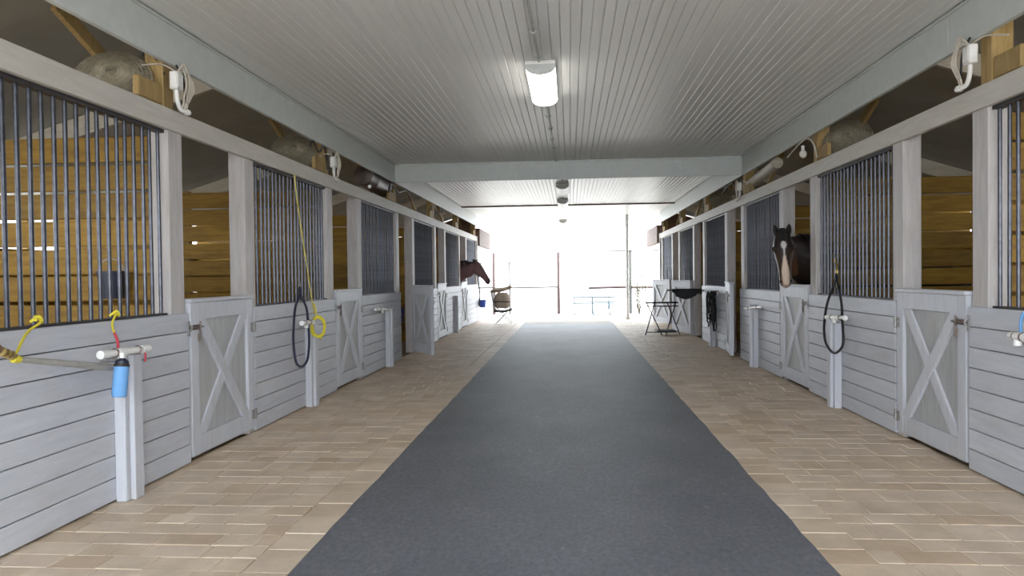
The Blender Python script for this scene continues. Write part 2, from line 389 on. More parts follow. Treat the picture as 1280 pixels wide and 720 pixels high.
# ---- stall fronts
BARLEN = RAIL0-LOW-.02
g = G(); g.cyl((0,0,-BARLEN/2), (0,0,BARLEN/2), .0132, n=8); BAR = g.mesh('bar', 'bar', True)
HALF = {'left': {-1: 4.42, 0: 7.78, 1: 11.28, 2: 14.6, 3: 18.1}, 'right': {0: 7.76, 1: 11.1, 2: 14.3, 3: 18.0}}
def stall_front(side):
    d = SIDES[side]; X, s, Y0, P = d['X'], d['s'], d['Y0'], d['P']
    root = struct(link('wall_'+side, None, (X, 13, 0)), 'whitewashed stall fronts along the %s side of the aisle' % side)
    q = lambda depth: X-s*depth                         # depth into the stall
    g = G(); g.cbox(q(0), q(.045), NEAR, END, RAIL0, RAIL1, .006); g.build('head_rail', 'rail', root)
    g = G(); g.box(q(0), q(.12), NEAR, 3.05, 0, RAIL0); g.build('panel', 'board', root)      # plain front behind the camera
    ends = [Y0+k*P for k in range(6)]
    # uprights
    for k, y in enumerate(ends):
        g = G(); g.cbox(q(.025), q(.165), y, y+.20, 0, RAIL0+.12, .008); g.build('post', 'post', root)
        if k < 5: g = G(); g.cbox(q(.025), q(.175), y+1.26, y+1.46, 0, RAIL0+.1, .008); g.build('post', 'post', root)
        g = G(); g.cbox(q(.05), q(.19), y+.0, y+.14, RAIL1-.05, 3.36, .008); g.build('timber_post', 'timber', root)
        g = G(); g.cbox(q(.055), q(.10), y-.30, y, RAIL1+.03, RAIL1+.17, .006); g.build('blocking', 'timber', root)
        g = G(); g.bar((q(.50), y+.33, 2.88), (q(.50), y-.50, 3.24), .045, .10, (0, 1, 1)); g.build('knee_brace', 'timber', root)
    # boards and grilles
    cache = {}
    for k in range(-1, 5):
        ya, yb = Y0+k*P+1.365, Y0+(k+1)*P+.205
        ya = max(ya, 3.05); n = 8; pt = (LOW-.012)/n
        if (side, round(yb-ya, 3)) not in cache:
            L = yb-ya; g = G(); g.cbox(-.014, .014, -L/2, L/2, -pt/2+.003, pt/2-.003, .004); cache[(side, round(yb-ya, 3))] = g.mesh('board', 'board')
        for i in range(n): link('board', cache[(side, round(yb-ya, 3))], (q(.016)+random.uniform(-.002, .002), (ya+yb)/2, .012+pt*(i+.5)), root)
        g = G(); g.box(q(.033), q(.045), ya, yb, .0, LOW-.012); g.build('backing', 'steel', root)  # dark sheet added behind the boards: stops light leaking, keeps the gaps dark
        gy0, gy1 = max(Y0+k*P+1.46, 3.05), Y0+(k+1)*P
        gr = G(); gr.box(q(.05), q(.11), gy0, gy1, LOW-.012, LOW+.010); gr.box(q(.05), q(.11), gy0, gy1, RAIL0-.022, RAIL0+.004)
        gr = gr.build('grille', 'steel', root)
        nbar = int((gy1-gy0)/.0972)
        for i in range(nbar): link('bar', BAR, (q(.08)+random.uniform(-.004, .004), gy1-.04-i*.0972, (RAIL0+LOW)/2), gr, (random.uniform(-.004, .004), 0, 0))
        if k in HALF[side]:                              # half post standing against the boards
            py = HALF[side][k]
            g = G(); g.cbox(q(-.10), q(.0), py+.052, py+.155, 0, .925, .006); g.build('half_post', 'door', root)
            g = G(); g.cbox(q(-.072), q(.0), py+.0, py+.05, 0, .925, .005); g.build('post_cheek', 'door', root)
    # the white end board of the row
    g = G(); g.cbox(q(-.01), q(.2), END-.02, END+.10, 0, 2.66, .006); g.build('end_post', 'end', root)
    return root
WALL = {sd: stall_front(sd) for sd in SIDES}

# ---- stall interiors: partitions of spaced planks, outer walls, sloping sheet roofs
def partitions(side):
    d = SIDES[side]; X, s = d['X'], d['s']; a, b = X-s*.19, X-s*DEPTH
    L = abs(b-a); g = G(); g.cbox(-L/2, L/2, -.019, .019, -.0935, .0935, .005); me = g.mesh('plank', 'plank')
    g = G(); g.cbox(-.045, .045, -.045, .045, 0, 2.5, .006); pm = g.mesh('partition_post', 'timber')
    for k in range(6):
        y = d['Y0']+k*d['P']+.10
        root = struct(link('wall_partition', None, ((a+b)/2, y, 0)), 'golden plank partition between two stalls on the %s side' % side)
        for i in range(12):
            o = link('plank', me, ((a+b)/2, y+random.uniform(-.004, .004), .10+.2065*i+(random.uniform(-.004, .004))), root); o.rotation_euler = (0, random.uniform(-.0025, .0025), 0)
        link('partition_post', pm, ((a+b)/2, y+.07, 0), root)
        link('partition_post', pm, (b+s*.05, y+.07, 0), root)
    # outer wall: boards with an added open eave strip, sized for daylight in the stalls
    g = G(); z = 0.0
    while z < (1.62 if side == 'left' else 1.80): g.box(b, b-s*.03, NEAR, END, z, z+.185); z += .2
    y = NEAR
    while y < END: g.box(b, b-s*.09, y, y+.09, 0, 2.2); y += 1.75
    struct(g.build('wall_outer_'+side, 'plank'))
    g = G(); xo_ = b-s*.03; zz = lambda x: 3.40-(abs(x-X)-.04)/(DEPTH+.46)*1.26; g.add([(a+s*.15, END-.06, 0), (xo_, END-.06, 0), (xo_, END-.06, zz(xo_)), (a+s*.15, END-.06, 3.40), (a+s*.15, END, 0), (xo_, END, 0), (xo_, END, zz(xo_)), (a+s*.15, END, 3.40)], [[0,1,2,3],[4,7,6,5],[0,4,5,1],[1,5,6,2],[2,6,7,3],[3,7,4,0]]); struct(g.build('wall_end_'+side, 'browntimber'))
    # roof
    z_in, z_out = 3.42, 2.16; xi, xo = X-s*.04, X-s*(DEPTH+.5)
    g = G(); n = 80
    vs = []; fs = []
    for j in range(n+1):
        yy = NEAR-.2+(PORCH-NEAR+.2)*j/n; dz = .012*(j % 2)
        vs += [(xi, yy, z_in+dz), (xo, yy, z_out+dz), (xi, yy, z_in+dz+.02), (xo, yy, z_out+dz+.02)]
    for j in range(n):
        a0 = 4*j; fs += [[a0, a0+1, a0+5, a0+4], [a0+2, a0+6, a0+7, a0+3], [a0, a0+4, a0+6, a0+2], [a0+1, a0+3, a0+7, a0+5]]
    fs += [[0, 2, 3, 1], [4*n, 4*n+1, 4*n+3, 4*n+2]]
    g.add(vs, fs); rf = struct(g.build('roof_'+side, 'roof'), 'grey sheet roof sloping over the %s stalls' % side)
    for k in range(-1, 5):
        y = d['Y0']+k*d['P']+1.36; g = G(); g.bar((xi, y, z_in-.095), (xo, y, z_out-.095), .05, .18, (0, 0, 1)); g.build('rafter', 'rafter', rf)
    g = G(); g.box(xi, xi-s*.03, NEAR-.2, END, CEIL+.1, z_in+.05); g.build('closure_board', 'timber', rf)
partitions('left'); partitions('right')
# near end gable above the entrance, behind the camera
# ------------------------------------------------------------------ stall doors
DW, DH = 1.10, 1.255
def stall_door(side, k, ang, label):
    d = SIDES[side]; s = d['s']; X = d['X']; yh = d['Y0']+k*d['P']+1.335
    t = thing('stall_gate', (X, yh, .045), label, 'gate', 'X-braced stall half doors', local=True, rz=s*R(ang))
    T = .066; B = lambda x0, x1, y0, y1, z0, z1, c=.004: G().cbox(-s*x0, -s*x1, -y0, -y1, z0, z1, c)
    z1 = DH-.045-.03
    B(.027, .039, .02, DW-.02, .02, z1-.01, .002).build('panel', 'doorpanel', t)
    for (y0, y1) in ((0, .115), (DW-.115, DW)): B(0, T, y0, y1, 0, z1).build('stile', 'door', t)
    B(.001, T-.001, .115, DW-.115, z1-.135, z1).build('top_rail', 'door', t)
    B(.001, T-.001, .115, DW-.115, 0, .15).build('bottom_rail', 'door', t)
    B(-.012, T+.012, -.005, DW+.005, z1, z1+.03, .005).build('cap', 'door', t)
    za, zb = .15, z1-.135; ya, yb = .115, DW-.115
    for f, x in ((0, .0135), (1, T-.0135)):
        for p0, p1, dx in (((ya+.02, za-.03), (yb-.02, zb+.03), 0), ((ya+.02, zb+.03), (yb-.02, za-.03), .004)):
            xx = x + (dx if f == 0 else -dx)
            g = G(); g.bar((-s*xx, -p0[0], p0[1]), (-s*xx, -p1[0], p1[1]), .10, .026-.006*(dx > 0), (1, 0, 0), .003); g.build('brace', 'door', t)
    for z in (.13, z1-.26):
        g = G(); g.cyl((s*.006, .006, z-.05), (s*.006, .006, z+.05), .009); g.cbox(0, s*.005, -.06, 0, z-.042, z+.042, .002)
        if ang < 3: g.cbox(0, s*.005, .012, .055, z-.042, z+.042, .002)
        h = g.build('hinge', 'hinge', t)
        g = G()
        for zz in (-.028, .028): g = G(); g.ball((s*.006, -.035, z+zz), .006, 6); g.build('screw', 'rust', h)
    zl = z1-.19
    g = G(); g.cbox(0, s*.006, -DW+.02, -DW+.15, zl-.02, zl+.02, .002); g.cyl((s*.016, -DW+.16, zl), (s*.016, -DW-.035, zl), .007); la = g.build('latch', 'rust', t)
    g = G(); g.tube([(s*.018, -DW+.1, zl), (s*.03, -DW+.09, zl-.05), (s*.026, -DW+.07, zl-.11), (s*.02, -DW+.075, zl-.05)], .006); g.cyl((s*.018, -DW+.11, zl-.03), (s*.018, -DW+.11, zl+.045), .006); g.build('latch_handle', 'rust', la)
    if ang < 3:
        g = G(); g.cbox(s*.0, s*.007, -DW-.055, -DW-.02, zl-.06, zl+.05, .002); g.tube([(s*.008, -DW-.037, zl+.03), (s*.03, -DW-.037, zl), (s*.008, -DW-.037, zl-.03)], .005); g.build('keeper', 'hinge', t)
    return t
stall_door('left', 0, 0, 'closed whitewashed X-braced half door, the largest on the left wall')
stall_door('left', 1, 0, 'closed X-braced half door on the left wall beside the yellow rope coil')
stall_door('left', 2, 29, 'half door on the left wall swung open towards the camera')
stall_door('left', 3, 0, 'closed half door on the left wall just behind the open one')
stall_door('left', 4, 0, 'closed half door under the brown horse in profile on the left')
stall_door('right', 0, 0, 'closed whitewashed X-braced half door, the largest on the right wall')
stall_door('right', 1, 0, 'closed half door under the dark horse with white blaze')
stall_door('right', 2, 8, 'half door on the right wall standing slightly ajar beside a dark gap')
stall_door('right', 3, 166, 'half door on the right wall swung right back, behind the black pad')
stall_door('right', 4, 162, 'farthest half door on the right wall, swung back, behind the folding rack')

# ------------------------------------------------------------------ things on and along the stall fronts
def W(side, y, z, off=0.0):
    """a point seen at (y, z) on a stall front, brought off that front by 'off' metres along the line of sight"""
    X = SIDES[side]['X']; k = (abs(X)-off)/abs(X)
    return Vector((X*k, y*k, CAM_H+(z-CAM_H)*k))

# ceiling lights and conduit
def ceiling_light(xc, y0, y1, zt, lit, label):
    t = thing('ceiling_light', (xc, (y0+y1)/2, zt), label, 'ceiling light', 'wraparound ceiling lights')
    g = G(); g.cbox(xc-.135, xc+.135, y0, y1, zt-.05, zt-.002, .006); g.build('housing', 'white', t)
    def sec(y, k=1): return [Vector((xc+.132*k*math.cos(a), y, zt-.035-.085*k*max(0, math.sin(a))**.8)) for a in [math.pi*i/12 for i in range(13)]]
    g = G(); g.loft([sec(y0+.02), sec(y1-.02)]); g.build('diffuser', 'lamp' if lit else 'lamp_off', t, True)
    for a, b in ((y0-.004, y0+.02), (y1-.02, y1+.004)):
        g = G(); g.loft([sec(a, 1.03), sec(b, 1.03)]); g.build('end_cap', 'conduit', t)
ceiling_light(-.235, 6.42, 7.66, CEIL, True, 'lit wraparound ceiling light nearest the camera')
ceiling_light(-.13, 15.0, 16.2, CEIL, False, 'first unlit ceiling light past the cross beam')
ceiling_light(-.15, 18.1, 19.3, CEIL, False, 'middle unlit ceiling light before the bright doorway')
ceiling_light(-.20, 24.8, 26.0, CEIL, False, 'farthest unlit ceiling light above the barn exit')
def conduit(y0, y1, x0, x1, label):
    t = thing('conduit_pipe', (x0, y0, CEIL-.02), label, 'conduit')
    g = G(); g.cyl((x0, y0, CEIL-.014), (x1, y1, CEIL-.014), .0105, n=8); g.build('pipe', 'conduit', t, True)
    y = y0+.25
    while y < y1:
        x = x0+(x1-x0)*(y-y0)/(y1-y0)
        g = G(); g.cbox(x-.035, x+.035, y-.012, y+.012, CEIL-.005, CEIL-.001, .001); g.tube([(x-.018, y, CEIL-.004), (x-.014, y, CEIL-.024), (x, y, CEIL-.029), (x+.014, y, CEIL-.024), (x+.018, y, CEIL-.004)], .005, 5, 2); g.build('strap', 'conduit', t); y += .72
conduit(3.2, 6.40, -.285, -.245, 'thin metal conduit running to the near side of the lit ceiling light')
conduit(7.68, 12.03, -.235, -.205, 'thin metal conduit from the lit ceiling light to the cross beam')

# blanket bars of white pipe on the half posts
def pipe_bar(side, ya, za, yb, zb, off, label, tee=True, r=.021, stem=None):
    a, b = W(side, ya, za, off), W(side, yb, zb, off)
    t = thing('pipe_bracket', ((a+b)/2)-Vector((0, 0, r)), label, 'pipe', 'white pipe brackets on the half posts')
    g = G(); g.cyl(a, b, r, n=12); g.build('pipe', 'pvc', t, True)
    for f, L in ((.0, .07), (.93, .07)):
        p = a.lerp(b, f); d = (b-a).normalized(); g = G(); g.cyl(p-d*.004, p+d*L, r*1.22, n=12); g.build('end_cap', 'pvc', t, True)
    m = a.lerp(b, .45); d = (b-a).normalized()
    g = G(); g.cyl(m-d*.045, m+d*.045, r*1.25, n=12); g.cyl(m, m-Vector((0, 0, .055)), r*1.1, n=12); g.build('tee_joint', 'pvc', t, True)
    sd_ = SIDES[side]['s']
    g = G(); g.cyl(m-Vector((0, 0, .05)), Vector((SIDES[side]['X']+sd_*.03, m.y, m.z-.05)), .012, n=8); g.build('bracket', 'hinge', t, True)
    for f in (.30, .82):
        p = a.lerp(b, f); g = G(); g.tube([p+Vector((math.cos(q)*.0, 0, 0))+(d.orthogonal().normalized()*math.cos(q)+d.cross(d.orthogonal().normalized())*math.sin(q))*(r+.004) for q in [2*math.pi*i/10 for i in range(10)]], .005, 5, 1, True); g.build('wire_tie', 'rust', t)
    return t
pipe_bar('left', 4.30, .945, 4.77, .937, .16, 'white pipe tee tied above the blue sleeve on the near left wall')
pipe_bar('left', 7.70, .918, 8.0, .911, .10, 'short white pipe end beside the yellow rope coil on the left')
pipe_bar('left', 10.72, .925, 11.62, .888, .08, 'long white pipe bar on the left wall before the open half door', r=.018)
pipe_bar('left', 14.2, .93, 14.9, .92, .08, 'white pipe bar on the left wall between the two far closed half doors', r=.018)
pipe_bar('right', 8.20, .911, 7.70, .932, .08, 'white pipe bar behind the hanging black lead on the right')
pipe_bar('right', 11.95, .835, 11.0, .90, .08, 'white pipe bar on the right wall between blazed horse and ajar half door', r=.018)
pipe_bar('right', 4.86, .985, 4.72, .985, .10, 'white pipe end under the blue strap at the right picture edge')
g = G(); p = W('right', 4.74, 1.035, .06); g.tube([p+Vector((0, 0, .10)), p+Vector((-.012, .004, .04)), p+Vector((-.014, 0, -.02)), p+Vector((-.01, 0, -.05))], .016, 8, 3, flat=.5)
tag(g.build('blue_strap', 'blue', smooth=True), 'short blue strap hanging at the right picture edge', 'strap')

# grey pole slung on yellow cord, blue sleeve
a, b = W('left', 3.60, 1.0, .17), W('left', 4.52, .835, .12)
t = thing('slung_pole', (a+b)/2, 'tapered grey pole slung along the near left wall', 'pole')
g = G(); g.tube([a, a.lerp(b, .5), b], lambda q: .014+.008*q, 10, 4); g.build('shaft', 'graypole', t, True)
g = G(); d = (b-a).normalized(); g.cyl(a-d*.012, a+d*.03, .019, n=10); g.build('collar', 'yellow', t, True)
top = W('left', 3.735, 1.185, -.03); end = a+Vector((0, 0, .012))
g = G(); g.tube([top+Vector((.02, .01, .02)), top+Vector((.05, 0, .0)), W('left', 3.69, 1.13, .05), end], .007, 6, 4); g.tube([top+Vector((0, -.02, .0)), top+Vector((.035, 0, .03)), top+Vector((.03, .03, .0)), top+Vector((0, .02, .03)), top+Vector((.03, -.02, .01))], .008, 6, 4)
tag(g.build('tie_cord', 'yellow', smooth=True), 'yellow cord from the bars to the left end of the grey pole', 'cord', 'yellow tie cords')
top = W('left', 4.415, 1.18, -.03); m1 = W('left', 4.44, 1.07, .10); m2 = W('left', 4.475, .97, .15)
g = G(); g.tube([top+Vector((0, -.02, .0)), top+Vector((.035, 0, .03)), top+Vector((.03, .03, .0)), top+Vector((0, .02, .02))], .008, 6, 4); g.tube([top+Vector((.03, 0, .01)), W('left', 4.42, 1.13, .05), m1], .007, 6, 4)
t = tag(g.build('tie_cord', 'yellow', smooth=True), 'yellow and red cord from the bars to the white pipe tee', 'cord', 'yellow tie cords')
g = G(); g.tube([m1, m1.lerp(m2, .5)+Vector((.008, 0, 0)), m2], .008, 6, 3); g.build('red_end', 'red', t, True)
p = W('left', 4.745, .93, .15); g = G(); g.tube([p, p+Vector((.012, .01, -.03)), p+Vector((.01, .004, -.075))], .006, 6, 3)
tag(g.build('red_string', 'red', smooth=True), 'bit of red string dangling from the white pipe tee', 'string')
pts = [W('left', y, z, .18) for y, z in ((3.30, 1.17), (3.42, 1.12), (3.52, 1.045), (3.60, 1.01))]
g = G(); g.tube(pts, .017, 8, 5, flat=.5); t = tag(g.build('leather_strap', 'brown', smooth=True), 'brown leather strap reaching the grey pole from the left picture edge', 'strap')
g = G()
for f in (0, .03, .06): g.lathe([(.021, -.006), (.024, 0), (.021, .006)], Matrix.Translation(pts[-1]+Vector((0, -.02-f, .01+f*.4))) @ Matrix.Rotation(R(80), 4, 'X'), 10)
g.build('brass_keeper', 'brass', t)
bt, bb = W('left', 4.515, .885, .20), W('left', 4.475, .655, .20)
t = thing('bottle_sleeve', bb, 'blue foam sleeve hanging below the white pipe tee', 'sleeve')
d = (bt-bb).normalized(); m = Matrix.Translation(bb) @ d.to_track_quat('Z', 'Y').to_matrix().to_4x4(); L = (bt-bb).length
g = G(); g.lathe([(.0, 0), (.034, .002), (.042, .012), (.042, L-.035), (.041, L-.03)], m, 20); g.build('sleeve', 'blue', t, True)
g = G(); g.lathe([(.0425, L-.036), (.044, L-.033), (.044, L-.022), (.0425, L-.019)], m, 20); g.build('rim', 'darkcable', t, True)
g = G(); g.lathe([(.039, L-.02), (.039, L-.004), (.03, L+.004), (.016, L+.016)], m, 16); g.build('cap', 'darkbucket', t, True)
g = G(); g.cyl(bt, bt+Vector((0, 0, .05)), .015); g.build('pipe_end', 'pvc', t, True)

# lead ropes
def lead(side, yc, ztop, ya, yb, zbot, mat, label, brass=False):
    t = thing('lead_rope', W(side, yc, zbot, .03), label, 'lead rope', 'lead ropes looped on the grilles')
    P = [W(side, yc, ztop-.02, -.03), W(side, yc+(ya-yc)*.15, ztop-.12, .01), W(side, yc+(ya-yc)*.72, 1.08, .03), W(side, ya, .85, .06), W(side, ya, .70, .10), W(side, ya+.14*(yb-ya), zbot+.06, .14), W(side, ya+.5*(yb-ya), zbot, .15), W(side, ya+.86*(yb-ya), zbot+.06, .15), W(side, yb, .70, .15), W(side, yb-.05*(yb-ya), .90, .10), W(side, yc+(yb-yc)*.72, 1.08, .03), W(side, yc+(yb-yc)*.15, ztop-.12, .01), W(side, yc+.01, ztop-.04, -.03)]
    g = G(); g.tube(P, .0125, 8, 5); g.build('rope', mat, t, True)
    c = W(side, yc, ztop, -.03)
    g = G(); g.tube([c+Vector((0, math.sin(q)*.022, math.cos(q)*.035)) for q in [2*math.pi*i/8 for i in range(8)]], .006, 6, 2, True); g.cyl(c+Vector((0, 0, -.03)), c+Vector((0, .005, -.10)), .012, .008); g.ball(c+Vector((0, 0, -.045)), .014, 8); 
    if brass: g.tube([c+Vector((0, .0, .03)), c+Vector((.01, .015, .06)), c+Vector((0, -.01, .09)), c+Vector((-.01, .012, .12)), c+Vector((0, 0, .15))], .010, 6, 3); g.cyl(c+Vector((0, 0, -.08)), c+Vector((0, -.02, -.16)), .010)
    g.build('snap', 'brass' if brass else 'hinge', t, True)
    return t
lead('left', 7.66, 1.33, 7.46, 7.92, .455, 'navy', 'navy lead rope looped from a silver snap on the left grille')
t = lead('right', 7.90, 1.40, 8.28, 7.72, .545, 'black', 'black lead rope looped from a brass snap on the right grille', True)
g = G(); c = W('right', 8.13, .83, .06); g.tube([c+Vector((0, 0, .08)), c+Vector((-.01, .01, .04)), c+Vector((0, -.012, 0)), c+Vector((0, .012, -.04)), c+Vector((0, 0, -.09))], .011, 6, 3); tag(g.build('snap_hook', 'black', smooth=True), 'small dark snap hook hanging beside the looped black lead', 'snap hook')
# yellow cord and coil
P = [W('left', y, z, o) for y, z, o in ((7.56, 2.50, .01), (7.62, 2.25, .02), (7.74, 1.90, .025), (7.86, 1.60, .03), (7.97, 1.30, .03), (8.04, 1.12, .03), (8.10, 1.0, .035))]
g = G(); g.tube(P, .0085, 6, 4); t = tag(g.build('long_cord', 'paleyellow', smooth=True), 'pale yellow cord hanging from the head rail over the left grille', 'cord')
c = W('left', 8.20, .845, .13); rnd = random.Random(5); g = G(); P = []
for i in range(7*12):
    q = 2*math.pi*i/12; k = .8+.25*rnd.random(); P.append(c+Vector((.075*k*math.sin(q)*.8+.008*rnd.random(), .075*k*math.sin(q)*.6+.012*math.sin(i*.2), .118*k*math.cos(q))))
g.tube(P, .009, 6, 2); g.tube([c+Vector((.01, .04, -.10)), c+Vector((.01, .06, -.13)), c+Vector((.012, .09, -.14))], .008, 6, 3)
g.tube([c+Vector((.0, -.03, .11)), c+Vector((.0, -.06, .20)), c+Vector((-.01, -.08, .26))], .008, 6, 3)
tag(g.build('rope_coil', 'yellow', smooth=True), 'bright yellow coil of rope on the left wall', 'rope coil')

# black tangle of halters on the right wall
c = W('right', 14.55, .62, .10); t = thing('halter_bundle', c-Vector((0, 0, .46)), 'tangled bundle of black halters and leads on the right wall', 'tack'); rnd = random.Random(9)
g = G(); g.cyl((XR+.02, c.y, c.z+.42), (XR-.14, c.y, c.z+.42), .012); g.build('hook', 'rust', t)
for i in range(11):
    g = G(); w_ = rnd.uniform(.05, .15); h_ = rnd.uniform(.22, .40); off = rnd.uniform(-.09, .05); yo = rnd.uniform(-.12, .12); P = []
    for k in range(10):
        q = 2*math.pi*k/10; P.append(Vector((c.x+off+rnd.uniform(-.02, .02)+.05*math.sin(q), c.y+yo*(1-math.cos(q))/2+w_*math.sin(q)*1.3, c.z+.40-h_+h_*math.cos(q)+rnd.uniform(-.015, .015))))
    g.tube(P, rnd.uniform(.009, .016), 6, 3, True); g.build('strap', 'black', t, True)
g = G()
for k in range(4): g.ball((c.x-.08+rnd.uniform(-.03, .03), c.y+rnd.uniform(-.1, .1), c.z+rnd.uniform(-.3, .2)), .018, 8)
g.build('buckle', 'hinge', t)
# black pad on a swing-out arm
y = 15.50; t = thing('saddle_pad', (2.45, y, .88), 'black pad draped over an arm in front of the right wall', 'saddle pad')
g = G(); g.cyl((XR, y, 1.05), (2.02, y+.02, 1.06), .016); g.build('arm', 'rust', t, True)
g = G(); rings = []
for i in range(15):
    f = i/14; x = XR-.05-.60*f; sag = .025*math.sin(f*9)+.02*math.sin(f*4); h_ = (.11 if f < .15 else .15) + .05*math.sin(math.pi*f) - (.08 if f > .9 else 0)
    ring = []
    for j in range(14):
        q = 2*math.pi*j/14; cy, sz = math.cos(q), math.sin(q)
        ring.append(Vector((x, y+.065*cy*(1 if sz < 0 else .7), 1.085-h_*.5+h_*.55*sz+sag*(sz < 0))))
    rings.append(ring)
g.loft(rings); g.build('pad', 'black', t, True)
# two short straps on the far right grilles
for px, lab in ((18.0, 'short black strap on the far right grille nearer the black pad'), (21.3, 'short black strap on the farthest right grille')):
    g = G(); g.bar(W('right', px, 1.16, .05), W('right', px+.02, 1.5, .05), .13, .02, (1, 0, 0)); g.tube([W('right', px+.02, 1.49, .05), W('right', px+.02, 1.55, .03), W('right', px+.04, 1.60, -.06)], .01, 6, 3)
    tag(g.build('hanging_strap', 'black'), lab, 'strap', 'straps on the far right grilles')

# folding saddle rack
c = Vector((2.10, 17.15, 0)); t = thing('folding_rack', c, 'black folding metal rack standing before the far right half doors', 'folding rack')
def rod(t, name, a, b, r=.011, mat='black'): g = G(); g.cyl(a, b, r, n=8); return g.build(name, mat, t, True)
for (x0, x1), dy in (((-.38, -.16), -.06), ((.0, -.34), -.04), ((.12, .36), .22), ((.44, .16), .24)):
    rod(t, 'leg', c+Vector((x0, dy-.04, .0)), c+Vector((x1, dy, .74)), .013)
for dy, z in ((-.06, .74), (.24, .74), (.02, .66)): rod(t, 'top_rail', c+Vector((-.34, dy-.02, z)), c+Vector((.38, dy+.02, z)), .013)
rod(t, 'stretcher', c+Vector((-.36, -.09, .07)), c+Vector((.0, -.08, .07)), .010); rod(t, 'stretcher', c+Vector((.14, .19, .07)), c+Vector((.42, .19, .07)), .010)
g = G(); g.cbox(c.x-.12, c.x+.30, c.y-.26, c.y+.26, .075, .115, .006); g.build('shelf', 'black', t)
g = G(); g.tube([c+Vector((-.36, -.1, .72)), c+Vector((-.37, -.1, 1.0)), c+Vector((-.385, -.1, 1.29))], lambda q: .011-.005*q, 6, 3); tag(g.build('riding_whip', 'black', smooth=True), 'thin dark stick standing up from the folding rack', 'stick')

# junction boxes with cables
def jbox(side, y, z, off, label, more=1, wh=True):
    s = SIDES[side]['s']; c = W(side, y, z, off); t = thing('junction_box', c-Vector((0, 0, .07)), label, 'junction box', 'junction boxes on the timber posts')
    g = G(); g.cbox(c.x-.03, c.x+.03, c.y-.045, c.y+.045, c.z-.065, c.z+.065, .008); bx = g.build('box', 'white', t)
    g = G(); g.cbox(c.x+s*.03, c.x+s*.036, c.y-.035, c.y+.035, c.z-.05, c.z+.05, .003); g.build('cover', 'white', bx)
    g = G(); g.tube([c+Vector((0, .0, -.06)), c+Vector((0, .01, -.13)), c+Vector((0, .05, -.19)), c+Vector((s*.01, .10, -.20))], .016, 8, 4); g.build('elbow', 'white', t, True)
    rnd = random.Random(int(y*10))
    for i in range(3+more):
        e = rnd.uniform(.08, .2); g = G()
        g.tube([c+Vector((s*.02, -.02, .06)), c+Vector((s*.03, e*.5, .08+.02*i)), c+Vector((s*.03, e, .0)), c+Vector((s*.02, e*.8, -.10)), c+Vector((s*.03, e*.5, -.15)), c+Vector((0, e*.7, -.20))], .0065, 6, 4); g.build('cable', 'cable', t, True)
    g = G(); g.tube([c+Vector((-s*.05, -.35, .02)), c+Vector((-s*.02, -.15, .08)), c+Vector((0, -.03, .07))], .006, 6, 4); g.build('cable', 'cable', t, True)
    g = G(); g.tube([c+Vector((-s*.02, .04, .13)), c+Vector((s*.0, .10, .04)), c+Vector((0, .12, -.08)), c+Vector((-s*.01, .14, -.16))], .008, 6, 4); g.build('dark_cable', 'darkcable', t, True)
    g = G(); g.ball(c+Vector((s*.01, .13, -.20)), .03, 8, (1, 1.2, .8)); g.build('plug', 'white', t, True)
    return t
jbox('left', 5.24, 2.865, .035, 'white junction box with looping cables on the nearest left post')
jbox('left', 8.86, 2.82, .035, 'white junction box with cables on the second left post past a fan')
jbox('right', 5.33, 2.885, .035, 'white junction box with looping cables on the nearest right post')
jbox('right', 12.25, 2.80, .035, 'white junction box with cables on a far right post', 0)
# cable along the timbers
def cable(side, pts, r, mat, label):
    g = G(); g.tube([W(side, *p) for p in pts], r, 6, 5); tag(g.build('loose_cable', mat, smooth=True), label, 'cable', 'loose cables above the head rails')
cable('left', ((4.83, 2.93, -.2), (4.86, 3.0, -.18), (4.95, 2.98, -.12), (5.08, 2.87, -.05)), .012, 'darkcable', 'dark hose hooked under the roof near the first left post')
cable('left', ((8.05, 2.88, -.05), (8.15, 2.95, 0), (8.35, 2.86, 0), (8.5, 2.96, 0), (8.62, 2.82, -.02), (8.66, 2.7, -.02)), .012, 'darkcable', 'dark cable looped beside the second left fan')
cable('left', ((11.6, 2.76, 0), (11.8, 2.92, 0), (12.3, 2.84, 0), (12.9, 2.93, 0), (13.3, 2.8, 0)), .014, 'darkcable', 'dark cable looped above the open half door on the left')
cable('left', ((15.0, 2.75, 0), (15.5, 2.9, 0), (16.2, 2.8, 0), (16.9, 2.88, 0)), .014, 'darkcable', 'dark cable drooping above the far left stalls')
cable('right', ((8.5, 2.68, .0), (8.6, 2.85, 0), (8.9, 2.96, 0), (9.6, 2.86, 0)), .009, 'cable', 'pale cable hanging off the second right post')
c = W('right', 8.98, 2.80, -.02); g = G(); g.ball(c, .045, 10, (1, 1, 1.1)); g.cyl(c+Vector((0, 0, .04)), c+Vector((0, 0, .10)), .02); tag(g.build('light_bulb', 'white', smooth=True), 'white bulb hanging by the second right post', 'bulb')
cable('right', ((12.45, 2.66, .0), (12.5, 2.85, 0), (12.9, 2.93, 0), (13.7, 2.85, 0)), .012, 'darkcable', 'dark cable drooping above the blazed horse towards the far right')

